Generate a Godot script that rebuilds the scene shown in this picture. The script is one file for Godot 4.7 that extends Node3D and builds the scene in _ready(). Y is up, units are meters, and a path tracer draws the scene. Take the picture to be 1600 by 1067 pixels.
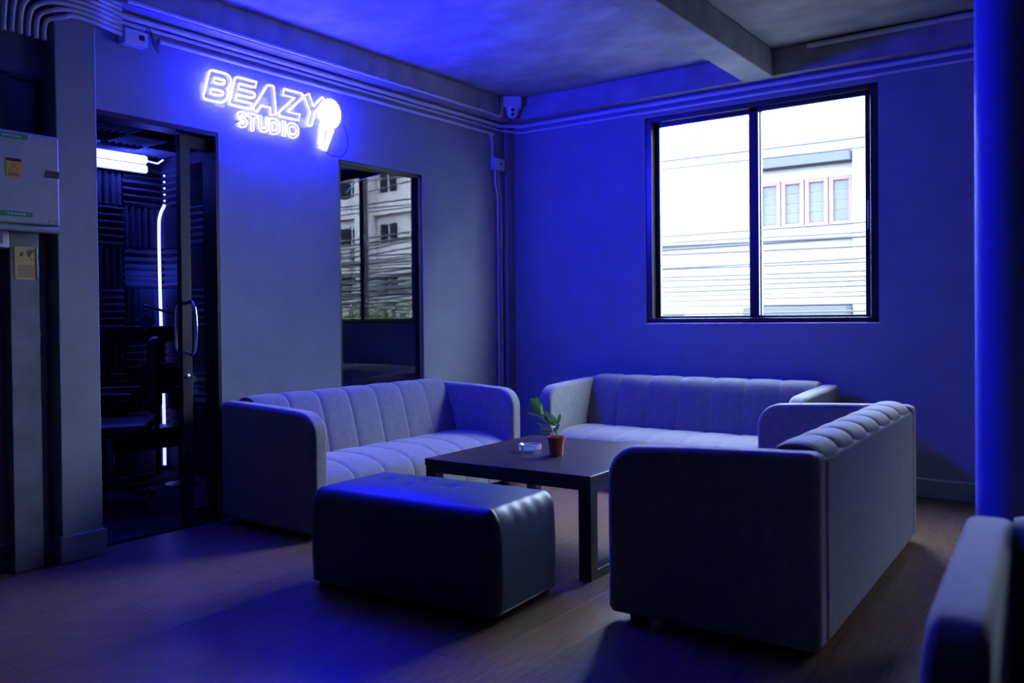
extends Node3D
# A blue-lit lounge beside a recording studio: sofas round a low table, a lit wall sign, one daylight window.

var used := {}
var M := {}
var rng := RandomNumberGenerator.new()

# ------------------------------------------------------------------ nodes
func numbered(called: String) -> String:
	if not used.has(called):
		used[called] = 0
		return called
	used[called] += 1
	return "%s_%03d" % [called, used[called]]

func tag(o: Node, label: String, category: String, group := "") -> void:
	o.set_meta("label", label)
	o.set_meta("category", category)
	if group != "":
		o.set_meta("group", group)

func thing(called: String, label: String, category: String, at := Vector3.ZERO, turn := 0.0, group := "") -> Node3D:
	var o := Node3D.new()
	o.name = numbered(called)
	add_child(o)
	o.position = at
	o.rotation.y = turn
	tag(o, label, category, group)
	return o

func obj(called: String, mesh: Mesh, m: Material, parent: Node = null, at := Vector3.ZERO) -> MeshInstance3D:
	var o := MeshInstance3D.new()
	o.mesh = mesh
	o.material_override = m
	o.name = called if parent else numbered(called)
	if parent:
		parent.add_child(o, true)
	else:
		add_child(o)
	o.position = at
	return o

func struct(called: String, mesh: Mesh, m: Material, label := "", at := Vector3.ZERO) -> MeshInstance3D:
	var o := obj(called, mesh, m, null, at)
	o.set_meta("kind", "structure")
	if label != "":
		o.set_meta("label", label)
	return o

# ------------------------------------------------------------------ mesh tools
func mb() -> SurfaceTool:
	var st := SurfaceTool.new()
	st.begin(Mesh.PRIMITIVE_TRIANGLES)
	return st

func vert(st: SurfaceTool, p: Vector3, n: Vector3) -> void:
	st.set_normal(n)
	st.add_vertex(p)

func tri(st: SurfaceTool, a: Vector3, b: Vector3, c: Vector3, na: Vector3, nb: Vector3, nc: Vector3) -> void:
	if (b - a).cross(c - a).dot(na + nb + nc) > 0.0:
		vert(st, a, na); vert(st, c, nc); vert(st, b, nb)
	else:
		vert(st, a, na); vert(st, b, nb); vert(st, c, nc)

func quad(st: SurfaceTool, a: Vector3, b: Vector3, c: Vector3, d: Vector3, n: Vector3) -> void:
	tri(st, a, b, c, n, n, n)
	tri(st, a, c, d, n, n, n)

func box_to(st: SurfaceTool, lo: Vector3, hi: Vector3, b := 0.0) -> void:
	# a box with chamfered edges
	var c := (lo + hi) / 2.0
	var h := (hi - lo).abs() / 2.0
	b = minf(b, minf(h.x, minf(h.y, h.z)) * 0.9)
	for ax in 3:
		var u := (ax + 1) % 3
		var v := (ax + 2) % 3
		for s in [-1.0, 1.0]:
			var n := Vector3.ZERO
			n[ax] = s
			var q := []
			for k in [[-1, -1], [1, -1], [1, 1], [-1, 1]]:
				var p := Vector3.ZERO
				p[ax] = s * h[ax]
				p[u] = k[0] * (h[u] - b)
				p[v] = k[1] * (h[v] - b)
				q.append(c + p)
			quad(st, q[0], q[1], q[2], q[3], n)
	if b <= 0.0:
		return
	for ax in 3:
		var u := (ax + 1) % 3
		var v := (ax + 2) % 3
		for su in [-1.0, 1.0]:
			for sv in [-1.0, 1.0]:
				var q := []
				for k in [[-1, 0], [1, 0], [1, 1], [-1, 1]]:
					var p := Vector3.ZERO
					p[ax] = k[0] * (h[ax] - b)
					p[u] = su * (h[u] - (b if k[1] == 1 else 0.0))
					p[v] = sv * (h[v] - (0.0 if k[1] == 1 else b))
					q.append(c + p)
				var nu := Vector3.ZERO
				nu[u] = su
				var nv := Vector3.ZERO
				nv[v] = sv
				tri(st, q[0], q[1], q[2], nu, nu, nv)
				tri(st, q[0], q[2], q[3], nu, nv, nv)
	for sx in [-1.0, 1.0]:
		for sy in [-1.0, 1.0]:
			for sz in [-1.0, 1.0]:
				var s := Vector3(sx, sy, sz)
				tri(st, c + s * (h - Vector3(0, b, b)), c + s * (h - Vector3(b, 0, b)), c + s * (h - Vector3(b, b, 0)), Vector3(sx, 0, 0), Vector3(0, sy, 0), Vector3(0, 0, sz))

func box(lo: Vector3, hi: Vector3, b := 0.0) -> ArrayMesh:
	var st := mb()
	box_to(st, lo, hi, b)
	return st.commit()

func tube_to(st: SurfaceTool, path: Array, r: float, sides := 8, closed := false, caps := true) -> void:
	var n := path.size()
	var rings := []
	var axis := Vector3.ZERO
	for i in n:
		var before: Vector3 = path[(i - 1 + n) % n] if closed or i > 0 else path[i]
		var after: Vector3 = path[(i + 1) % n] if closed or i < n - 1 else path[i]
		var t := (after - before).normalized()
		if axis == Vector3.ZERO:
			axis = t.cross(Vector3.UP if absf(t.y) < 0.9 else Vector3.RIGHT).normalized()
		axis = (axis - t * axis.dot(t)).normalized()
		var other := t.cross(axis)
		var ring := []
		for k in sides:
			var a := TAU * k / sides
			ring.append(axis * cos(a) + other * sin(a))
		rings.append([path[i], ring])
	var last := n if closed else n - 1
	var shift := 0
	if closed:  # the transported frame may arrive turned: match the closest spoke
		var best := -2.0
		for k in sides:
			var d: float = rings[n - 1][1][0].dot(rings[0][1][k])
			if d > best:
				best = d
				shift = k
	for i in last:
		var a: Array = rings[i]
		var b: Array = rings[(i + 1) % n]
		var sh := shift if closed and i == n - 1 else 0
		for k in sides:
			var n0: Vector3 = a[1][k]
			var n1: Vector3 = a[1][(k + 1) % sides]
			var m0: Vector3 = b[1][(k + sh) % sides]
			var m1: Vector3 = b[1][(k + 1 + sh) % sides]
			tri(st, a[0] + n0 * r, a[0] + n1 * r, b[0] + m1 * r, n0, n1, m1)
			tri(st, a[0] + n0 * r, b[0] + m1 * r, b[0] + m0 * r, n0, m1, m0)
	if caps and not closed:
		for e in [0, n - 1]:
			var t: Vector3 = (path[1] - path[0]).normalized() * -1.0 if e == 0 else (path[n - 1] - path[n - 2]).normalized()
			for k in sides:
				tri(st, rings[e][0], rings[e][0] + rings[e][1][k] * r, rings[e][0] + rings[e][1][(k + 1) % sides] * r, t, t, t)

func tube(path: Array, r: float, sides := 8, closed := false) -> ArrayMesh:
	var st := mb()
	tube_to(st, path, r, sides, closed)
	return st.commit()

func smooth(points: Array, per := 6) -> Array:
	# Catmull-Rom through the points
	var out := []
	var n := points.size()
	for i in n - 1:
		var p0 = points[maxi(i - 1, 0)]
		var p1 = points[i]
		var p2 = points[i + 1]
		var p3 = points[mini(i + 2, n - 1)]
		for k in per:
			var t := float(k) / per
			out.append(0.5 * (2.0 * p1 + (p2 - p0) * t + (2.0 * p0 - 5.0 * p1 + 4.0 * p2 - p3) * t * t + (3.0 * p1 - p0 - 3.0 * p2 + p3) * t * t * t))
	out.append(points[n - 1])
	return out

func lathe_to(st: SurfaceTool, prof: Array, sides := 24) -> void:
	# profile of Vector2(radius, height), bottom outside first
	for i in prof.size() - 1:
		var a: Vector2 = prof[i]
		var b: Vector2 = prof[i + 1]
		var e := (b - a).normalized()
		var nn := Vector2(e.y, -e.x)
		for k in sides:
			var t0 := TAU * k / sides
			var t1 := TAU * (k + 1) / sides
			var d0 := Vector3(cos(t0), 0, sin(t0))
			var d1 := Vector3(cos(t1), 0, sin(t1))
			var n0 := d0 * nn.x + Vector3.UP * nn.y
			var n1 := d1 * nn.x + Vector3.UP * nn.y
			var p0 := d0 * a.x + Vector3.UP * a.y
			var p1 := d1 * a.x + Vector3.UP * a.y
			var q0 := d0 * b.x + Vector3.UP * b.y
			var q1 := d1 * b.x + Vector3.UP * b.y
			if a.x > 1e-5:
				tri(st, p0, p1, q1, n0, n1, n1)
			if b.x > 1e-5:
				tri(st, p0, q1, q0, n0, n1, n0)

func lathe(prof: Array, sides := 24) -> ArrayMesh:
	var st := mb()
	lathe_to(st, prof, sides)
	return st.commit()

func surface(nu: int, nv: int, f: Callable, inside := Vector3.INF) -> ArrayMesh:
	# a smooth sheet f(u, v), its normals turned away from «inside» (its middle when not given)
	var p := []
	var mid := Vector3.ZERO
	for i in nu + 1:
		var row := []
		for j in nv + 1:
			var q: Vector3 = f.call(float(i) / nu, float(j) / nv)
			row.append(q)
			mid += q
		p.append(row)
	mid /= (nu + 1) * (nv + 1)
	if inside != Vector3.INF:
		mid = inside
	var nrm := []
	var sign := 0.0
	for i in nu + 1:
		var row := []
		for j in nv + 1:
			var du: Vector3 = p[mini(i + 1, nu)][j] - p[maxi(i - 1, 0)][j]
			var dv: Vector3 = p[i][mini(j + 1, nv)] - p[i][maxi(j - 1, 0)]
			var n := du.cross(dv).normalized()
			sign += n.dot(p[i][j] - mid)
			row.append(n)
		nrm.append(row)
	var s := -1.0 if sign < 0.0 else 1.0
	var st := mb()
	for i in nu:
		for j in nv:
			tri(st, p[i][j], p[i + 1][j], p[i + 1][j + 1], nrm[i][j] * s, nrm[i + 1][j] * s, nrm[i + 1][j + 1] * s)
			tri(st, p[i][j], p[i + 1][j + 1], p[i][j + 1], nrm[i][j] * s, nrm[i + 1][j + 1] * s, nrm[i][j + 1] * s)
	return st.commit()

func slab_round(poly: Array, thick: float, r: float) -> ArrayMesh:
	# a convex outline of Vector2(z, y), extruded along x from 0 to thick, its rims rounded by r
	var n := poly.size()
	var mid := Vector2.ZERO
	for q in poly:
		mid += q
	mid /= n
	var out := []
	for i in n:
		var e: Vector2 = (poly[(i + 1) % n] - poly[(i - 1 + n) % n]).normalized()
		var nn := Vector2(e.y, -e.x)
		out.append(nn if nn.dot(poly[i] - mid) > 0.0 else -nn)
	var rings := []
	var steps := 5
	for k in steps + 1:
		var a := PI / 2.0 * k / steps
		rings.append([r * (1.0 - sin(a)), r * (1.0 - cos(a)), -cos(a), sin(a)])
	# from x = 0 outwards, then mirrored to x = thick; each ring: x, inset, normal along x, normal outwards
	var all := []
	for k in steps + 1:
		all.append([rings[k][0] if k > 0 else r, rings[k][1], 0.0, 1.0])
	all.clear()
	for k in steps + 1:
		var a := PI / 2.0 * k / steps
		all.append([r * (1.0 - sin(a)) if false else r - r * cos(a), r - r * sin(a), -cos(a), sin(a)])
	for k in range(steps, -1, -1):
		var a := PI / 2.0 * k / steps
		all.append([thick - r + r * cos(a), r - r * sin(a), cos(a), sin(a)])
	var st := mb()
	var pt := func(ring: Array, i: int) -> Vector3:
		var q: Vector2 = poly[i] - out[i] * ring[1]
		return Vector3(ring[0], q.y, q.x)
	var nm := func(ring: Array, i: int) -> Vector3:
		return Vector3(ring[2], out[i].y * ring[3], out[i].x * ring[3])
	for k in all.size() - 1:
		for i in n:
			var j := (i + 1) % n
			var a: Array = all[k]
			var b: Array = all[k + 1]
			tri(st, pt.call(a, i), pt.call(a, j), pt.call(b, j), nm.call(a, i), nm.call(a, j), nm.call(b, j))
			tri(st, pt.call(a, i), pt.call(b, j), pt.call(b, i), nm.call(a, i), nm.call(b, j), nm.call(b, i))
	for e in [0, all.size() - 1]:
		var nx := Vector3(-1 if e == 0 else 1, 0, 0)
		var c := Vector3(all[e][0], mid.y, mid.x)
		for i in n:
			tri(st, c, pt.call(all[e], i), pt.call(all[e], (i + 1) % n), nx, nx, nx)
	return st.commit()

func flat_poly(st: SurfaceTool, poly: PackedVector2Array, to3: Callable, n: Vector3) -> void:
	var ix := Geometry2D.triangulate_polygon(poly)
	for k in range(0, ix.size(), 3):
		tri(st, to3.call(poly[ix[k]]), to3.call(poly[ix[k + 1]]), to3.call(poly[ix[k + 2]]), n, n, n)

func plate(poly: PackedVector2Array, to3: Callable, depth: Vector3) -> ArrayMesh:
	# an outline with thickness: to3 places it, depth is the way to its other face
	var st := mb()
	flat_poly(st, poly, to3, -depth.normalized())
	flat_poly(st, poly, func(q): return to3.call(q) + depth, depth.normalized())
	var mid := Vector2.ZERO
	for q in poly:
		mid += q / poly.size()
	for i in poly.size():
		var a: Vector3 = to3.call(poly[i])
		var b: Vector3 = to3.call(poly[(i + 1) % poly.size()])
		var n := (b - a).cross(depth).normalized()
		if n.dot((a + b) / 2.0 - to3.call(mid)) < 0.0:
			n = -n
		quad(st, a, b, b + depth, a + depth, n)
	return st.commit()

# ------------------------------------------------------------------ materials
func lin(r: float, g: float, b: float, a := 1.0) -> Color:
	var c := Color(r, g, b).linear_to_srgb()
	c.a = a
	return c

func noise(size: int, freq: float, lo: Color, hi: Color, octaves := 4, seed_ := 1, kind := FastNoiseLite.TYPE_SIMPLEX_SMOOTH) -> NoiseTexture2D:
	var f := FastNoiseLite.new()
	f.seed = seed_
	f.noise_type = kind
	f.frequency = freq
	f.fractal_octaves = octaves
	var t := NoiseTexture2D.new()
	t.width = size
	t.height = size
	t.seamless = true
	t.noise = f
	var g := Gradient.new()
	g.set_color(0, lo)
	g.set_color(1, hi)
	t.color_ramp = g
	return t

func mat(called: String, c: Color, rough := 0.6, metal := 0.0, spec := 0.5) -> StandardMaterial3D:
	var m := StandardMaterial3D.new()
	m.resource_name = called
	m.albedo_color = c
	m.roughness = rough
	m.metallic = metal
	m.metallic_specular = spec
	M[called] = m
	return m

func textured(m: StandardMaterial3D, t: Texture2D, scale: Vector3, world := true) -> StandardMaterial3D:
	m.albedo_texture = t
	m.uv1_triplanar = true
	m.uv1_world_triplanar = world
	m.uv1_scale = scale
	return m

func bumped(m: StandardMaterial3D, t: Texture2D, depth_cm: float) -> void:
	m.heightmap_enabled = true
	m.heightmap_texture = t
	m.heightmap_scale = depth_cm

func glow(called: String, r: float, g: float, b: float, times := 1.0) -> StandardMaterial3D:
	var m := mat(called, lin(0.6, 0.6, 0.7), 0.4)
	m.emission_enabled = true
	m.emission = lin(r, g, b)
	m.emission_energy_multiplier = times
	return m

func materials() -> void:
	var mottle := noise(512, 0.012, Color(0.94, 0.94, 0.94), Color(1, 1, 1), 5, 3)
	var blotch := noise(512, 0.008, Color(0.78, 0.78, 0.78), Color(1, 1, 1), 6, 11)
	var fine := noise(512, 0.08, Color(0.45, 0.45, 0.45), Color(1, 1, 1), 4, 5)
	var nap := noise(512, 0.015, Color(0.86, 0.86, 0.87), Color(1, 1, 1), 5, 21)
	var grain := noise(512, 0.035, Color(0.6, 0.58, 0.56), Color(1, 1, 1), 5, 8)
	var m := textured(mat("wall_paint", lin(0.24, 0.268, 0.285), 0.8), mottle, Vector3(0.5, 0.5, 0.5))
	bumped(m, fine, 0.02)
	m = textured(mat("concrete", lin(0.34, 0.34, 0.34), 0.85), blotch, Vector3(0.55, 0.55, 0.9))
	bumped(m, blotch, 0.25)
	m = textured(mat("column_paint", lin(0.12, 0.15, 0.60), 0.6, 0.0, 0.35), mottle, Vector3(1, 1, 1))
	bumped(m, mottle, 0.4)
	mat("dark_paint", lin(0.035, 0.035, 0.045), 0.8)
	mat("black_room", lin(0.012, 0.012, 0.016), 0.9)
	mat("plank_bed", lin(0.03, 0.02, 0.018), 0.9)
	for k in 4:
		var v: float = [1.0, 0.95, 1.05, 0.98][k]
		m = textured(mat("plank_%d" % k, lin(0.27 * v, 0.16 * v, 0.09 * v), 0.32, 0.0, 0.42), grain, Vector3(5, 5, 0.35))
		m.uv1_offset = Vector3(0.13 * k, 0, 0.31 * k)
		bumped(m, grain, 0.012)
	m = textured(mat("velvet", lin(0.19, 0.186, 0.195), 0.85, 0.0, 0.3), nap, Vector3(2.2, 2.2, 2.2), false)
	m.rim_enabled = true
	m.rim = 1.0
	m.rim_tint = 0.2
	bumped(m, fine, 0.02)
	m = textured(mat("leather", lin(0.010, 0.034, 0.085), 0.5), nap, Vector3(3, 3, 3), false)
	bumped(m, noise(512, 0.09, Color(0.5, 0.5, 0.5), Color(1, 1, 1), 3, 31, FastNoiseLite.TYPE_CELLULAR), 0.04)
	m = textured(mat("walnut", lin(0.075, 0.044, 0.036), 0.34, 0.0, 0.42), noise(512, 0.03, Color(0.25, 0.22, 0.2), Color(1, 1, 1), 5, 14), Vector3(0.8, 0.8, 4.0), false)
	mat("black_metal", lin(0.012, 0.012, 0.013), 0.4)
	mat("black_plastic", lin(0.01, 0.01, 0.012), 0.5)
	mat("frame_black", lin(0.014, 0.014, 0.016), 0.35)
	mat("door_stile", lin(0.035, 0.028, 0.026), 0.35)
	mat("chrome", lin(0.75, 0.75, 0.78), 0.12, 1.0)
	mat("steel", lin(0.35, 0.35, 0.36), 0.3, 1.0)
	mat("conduit_white", lin(0.55, 0.55, 0.55), 0.45)
	mat("box_white", lin(0.6, 0.6, 0.62), 0.45)
	textured(mat("cabinet_paint", lin(0.30, 0.32, 0.34), 0.5), mottle, Vector3(1, 1, 1))
	textured(mat("duct_paint", lin(0.20, 0.21, 0.23), 0.5), blotch, Vector3(1.2, 1.2, 1.2))
	mat("green_label", lin(0.02, 0.22, 0.09), 0.4)
	mat("orange_label", lin(0.62, 0.30, 0.04), 0.4)
	mat("ink", lin(0.02, 0.02, 0.02), 0.6)
	mat("print_pale", lin(0.55, 0.62, 0.55), 0.6)
	mat("foam", lin(0.05, 0.05, 0.055), 0.95, 0.0, 0.2)
	mat("carpet", lin(0.02, 0.02, 0.03), 0.95)
	mat("terracotta", lin(0.50, 0.12, 0.06), 0.5)
	mat("soil", lin(0.03, 0.02, 0.015), 0.95)
	m = mat("leaf", lin(0.032, 0.085, 0.022), 0.28)
	m.backlight_enabled = true
	m.backlight = lin(0.05, 0.12, 0.02)
	m = mat("leaf_young", lin(0.09, 0.17, 0.045), 0.3)
	m.backlight_enabled = true
	m.backlight = lin(0.1, 0.2, 0.04)
	mat("stem", lin(0.12, 0.16, 0.05), 0.5)
	m = mat("clear_glass", lin(0.9, 0.95, 1, 0.22), 0.03)
	m.transparency = BaseMaterial3D.TRANSPARENCY_ALPHA
	m.refraction_enabled = true
	m.refraction_scale = 0.05
	m = mat("pane", lin(0.9, 0.95, 1.0, 0.003), 0.0)
	m.transparency = BaseMaterial3D.TRANSPARENCY_ALPHA
	m = mat("acrylic", lin(0.9, 0.9, 1.0, 0.02), 0.05)
	m.transparency = BaseMaterial3D.TRANSPARENCY_ALPHA
	glow("neon_tube", 0.80, 0.76, 1.0, 1.15)
	M.neon_tube.emission = lin(0.009, 0.0085, 1.0)
	M.neon_tube.emission_energy_multiplier = 520.0
	glow("led_tube", 0.12, 0.13, 1.0, 7.0)
	glow("led_strip", 0.12, 0.13, 1.0, 7.0)
	glow("led_faint", 0.05, 0.1, 1.0, 0.6)
	# outside
	textured(mat("plaster_white", lin(0.21, 0.21, 0.205), 0.85), mottle, Vector3(0.3, 0.3, 0.3))
	textured(mat("plaster_cream", lin(0.42, 0.38, 0.36), 0.85), blotch, Vector3(0.2, 0.2, 0.2))
	mat("teak", lin(0.105, 0.070, 0.056), 0.8, 0.0, 0.1)
	mat("dusty_glass", lin(0.062, 0.062, 0.061), 0.9, 0.0, 0.05)
	mat("canopy_sheet", lin(0.045, 0.046, 0.046), 0.8, 0.0, 0.1)
	mat("shutter", lin(0.012, 0.016, 0.02), 0.8, 0.0, 0.1)
	mat("cable", lin(0.02, 0.02, 0.022), 0.7)
	textured(mat("asphalt", lin(0.16, 0.16, 0.165), 0.9), fine, Vector3(0.5, 0.5, 0.5))
	mat("bush_leaf", lin(0.07, 0.13, 0.03), 0.6)

# ------------------------------------------------------------------ light, sky, camera
func lights_and_camera() -> void:
	var cam := Camera3D.new()
	cam.name = "camera"
	cam.projection = Camera3D.PROJECTION_FRUSTUM
	cam.near = 0.05
	cam.far = 200.0
	cam.size = 2.0 * 0.05 * 533.5 / 1334.264
	cam.frustum_offset = Vector2(0.05 * 0.845 / 1334.264, -0.05 * 22.152 / 1334.264)
	cam.position = Vector3(4.0337, 1.1, 5.5554)
	cam.rotation = Vector3(-0.012367, 0.62704, -0.010094)
	var lens := CameraAttributesPhysical.new()
	lens.frustum_focal_length = 30.0
	lens.frustum_focus_distance = 4.8
	lens.exposure_aperture = 2.4
	cam.attributes = lens
	add_child(cam)
	var sky_mat := ProceduralSkyMaterial.new()   # an even overcast
	sky_mat.sky_top_color = lin(0.54, 0.70, 1.0)
	sky_mat.sky_horizon_color = lin(0.55, 0.70, 1.0)
	sky_mat.ground_horizon_color = Color(0.45, 0.45, 0.45)
	sky_mat.ground_bottom_color = Color(0.35, 0.35, 0.35)
	var sky := Sky.new()
	sky.sky_material = sky_mat
	var env := Environment.new()
	env.background_mode = Environment.BG_SKY
	env.sky = sky
	env.background_energy_multiplier = 48.0
	env.tonemap_mode = Environment.TONE_MAPPER_LINEAR
	env.tonemap_exposure = 1.0
	env.sdfgi_enabled = true
	env.ssao_enabled = true
	env.ssil_enabled = true
	var we := WorldEnvironment.new()
	we.name = "environment"
	we.environment = env
	add_child(we)

func omni(at: Vector3, c: Color, energy: float, size := 0.05) -> void:
	var l := OmniLight3D.new()
	l.name = numbered("glow_light")
	l.position = at
	l.light_color = c
	l.light_energy = energy
	l.light_size = size
	l.omni_range = 14.0
	l.omni_attenuation = 2.0
	l.shadow_enabled = true
	add_child(l)

# ------------------------------------------------------------------ the room
const H := 2.8
const RX := 8.0
const FZ := 11.0

func room() -> void:
	# floor: a bed and separate planks running along z
	var bed := struct("floor", box(Vector3(-0.12, -0.2, -0.15), Vector3(RX, -0.012, FZ)), M.plank_bed, "brown wood plank floor")
	var pw := 0.18
	var pl := 1.25
	var meshes := {}
	var row := 0
	var x := 0.0
	while x < RX - 0.01:
		var w := minf(pw, RX - x)
		var z: float = -[0.0, 0.7, 0.3, 1.0, 0.5][row % 5]
		while z < FZ - 0.01:
			var z0 := maxf(z, 0.0)
			var z1 := minf(z + pl, FZ)
			if z1 - z0 > 0.02:
				var key := "%.3f %.3f" % [w, z1 - z0]
				if not meshes.has(key):
					meshes[key] = box(Vector3(0.0003, -0.012, 0.0003), Vector3(w - 0.0003, 0, z1 - z0 - 0.0003), 0.0006)
				obj("plank", meshes[key], M["plank_%d" % rng.randi_range(0, 3)], bed, Vector3(x, 0, z0))
			z += pl
		x += w
		row += 1
	struct("ceiling", box(Vector3(-2.0, H, -0.15), Vector3(RX + 0.15, H + 0.2, FZ + 0.15)), M.concrete, "bare concrete ceiling")
	# left wall: doorway z 2.72..3.39 up to 2.12, dark glazed opening z 1.04..1.83 up to 2.10
	var st := mb()
	box_to(st, Vector3(-0.12, -0.02, -0.15), Vector3(0, H, 1.043))
	box_to(st, Vector3(-0.12, 2.103, 1.043), Vector3(0, H, 1.825))
	box_to(st, Vector3(-0.12, -0.02, 1.043), Vector3(0, 0.12, 1.825))
	box_to(st, Vector3(-0.12, -0.02, 1.825), Vector3(0, H, 2.718))
	box_to(st, Vector3(-0.12, 2.123, 2.718), Vector3(0, H, 3.45))
	box_to(st, Vector3(-0.12, -0.02, 3.45), Vector3(0, H, FZ))
	struct("wall_left", st.commit(), M.wall_paint, "grey painted wall with studio doorway")
	# back wall with the window opening
	st = mb()
	box_to(st, Vector3(0, -0.02, -0.15), Vector3(1.21, H, 0))
	box_to(st, Vector3(2.789, -0.02, -0.15), Vector3(4.6, H, 0))
	box_to(st, Vector3(4.6, -0.02, -0.15), Vector3(5.3, 1.042, 0))
	box_to(st, Vector3(4.6, 2.512, -0.15), Vector3(5.3, H, 0))
	box_to(st, Vector3(5.3, -0.02, -0.15), Vector3(RX, H, 0))
	box_to(st, Vector3(1.21, -0.02, -0.15), Vector3(2.789, 1.042, 0))
	box_to(st, Vector3(1.21, 2.512, -0.15), Vector3(2.789, H, 0))
	struct("wall_back", st.commit(), M.wall_paint, "grey painted wall with sliding window")
	struct("wall_right", box(Vector3(RX, -0.02, -0.15), Vector3(RX + 0.15, H, FZ + 0.15)), M.dark_paint)
	struct("wall_front", box(Vector3(-0.12, -0.02, FZ), Vector3(RX, H, FZ + 0.15)), M.dark_paint)
	# beams
	struct("trim_1", box(Vector3(0, 2.63, 0.1), Vector3(0.1, H, FZ), 0.006), M.concrete, "concrete edge beam over the sign wall")
	struct("trim_2", box(Vector3(0, 2.63, 0), Vector3(RX, H, 0.1), 0.006), M.concrete, "concrete edge beam over the window wall")
	struct("trim_3", box(Vector3(1.98, 2.62, 0.1), Vector3(2.18, H, FZ), 0.008), M.concrete, "concrete ceiling beam above the window")
	# corner pier and the pier beside the doorway
	struct("trim_4", box(Vector3(0, 0, 0), Vector3(0.05, 2.63, 0.095), 0.004), M.wall_paint, "narrow corner pier")
	struct("trim_5", box(Vector3(0, 0, 3.443), Vector3(0.119, 2.63, 3.634), 0.006), M.wall_paint, "grey pier beside the doorway")
	st = mb()
	box_to(st, Vector3(0, 0, 3.43), Vector3(0.132, 0.125, 3.648), 0.005)
	struct("baseboard_pier", st.commit(), M.wall_paint, "grey skirting wrapped round the pier")
	struct("baseboard_left", box(Vector3(0, 0, 3.65), Vector3(0.013, 0.12, FZ), 0.004), M.wall_paint)
	struct("baseboard_back", box(Vector3(0.05, 0, 0), Vector3(RX, 0.1, 0.016), 0.004), M.wall_paint, "grey skirting under the window")
	# round column
	var col := obj("column", lathe([Vector2(0.125, 0), Vector2(0.125, 2.8)], 40), M.column_paint, null, Vector3(3.735, 0, 2.3))
	tag(col, "tall round blue column behind the closest sofa arm", "column")
	# window frames
	window_unit()
	# the next window of the same wall, out of view behind the column
	st = mb()
	for q in [[4.6, 4.65], [4.93, 4.97], [5.25, 5.3]]:
		box_to(st, Vector3(q[0], 1.042, -0.1), Vector3(q[1], 2.512, -0.04))
	box_to(st, Vector3(4.6, 1.042, -0.1), Vector3(5.3, 1.09, -0.04))
	box_to(st, Vector3(4.6, 2.46, -0.1), Vector3(5.3, 2.512, -0.04))
	struct("window_2", st.commit(), M.frame_black)

func window_unit() -> void:
	var x0 := 1.21
	var x1 := 2.789
	var y0 := 1.042
	var y1 := 2.512
	var st := mb()   # outer frame, set a little back in the opening
	box_to(st, Vector3(x0, y0, -0.11), Vector3(x0 + 0.045, y1, -0.01), 0.003)
	box_to(st, Vector3(x1 - 0.05, y0, -0.11), Vector3(x1, y1, -0.01), 0.003)
	box_to(st, Vector3(x0, y0, -0.11), Vector3(x1, y0 + 0.035, -0.01), 0.003)
	box_to(st, Vector3(x0, y1 - 0.035, -0.11), Vector3(x1, y1, -0.01), 0.003)
	var w := struct("window_1", st.commit(), M.frame_black, "black aluminium sliding window with two panes")
	var sashes := [[x0 + 0.035, 2.034, -0.085], [1.962, x1 - 0.04, -0.05]]
	for s in sashes:
		var a := mb()
		var d: float = s[2]
		box_to(a, Vector3(s[0], y0 + 0.03, d - 0.015), Vector3(s[0] + (0.046 if s[0] < 1.5 else 0.066), y1 - 0.03, d + 0.015), 0.003)
		box_to(a, Vector3(s[1] - (0.046 if s[1] > 2.5 else 0.066), y0 + 0.03, d - 0.015), Vector3(s[1], y1 - 0.03, d + 0.015), 0.003)
		box_to(a, Vector3(s[0], y0 + 0.03, d - 0.015), Vector3(s[1], y0 + 0.052, d + 0.015), 0.003)
		box_to(a, Vector3(s[0], y1 - 0.062, d - 0.015), Vector3(s[1], y1 - 0.03, d + 0.015), 0.003)
		var sash := obj("sash", a.commit(), M.frame_black, w)
		obj("pane", box(Vector3(s[0] + 0.04, y0 + 0.05, d - 0.0025), Vector3(s[1] - 0.04, y1 - 0.06, d + 0.0025)), M.pane, sash)
	obj("latch", box(Vector3(x1 - 0.072, 1.62, -0.04), Vector3(x1 - 0.058, 1.80, -0.03), 0.003), M.steel, w)
	obj("sill_edge", box(Vector3(x0 - 0.006, y0 - 0.008, -0.02), Vector3(x1 + 0.006, y0 + 0.002, 0.004), 0.002), M.conduit_white, w)

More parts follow.
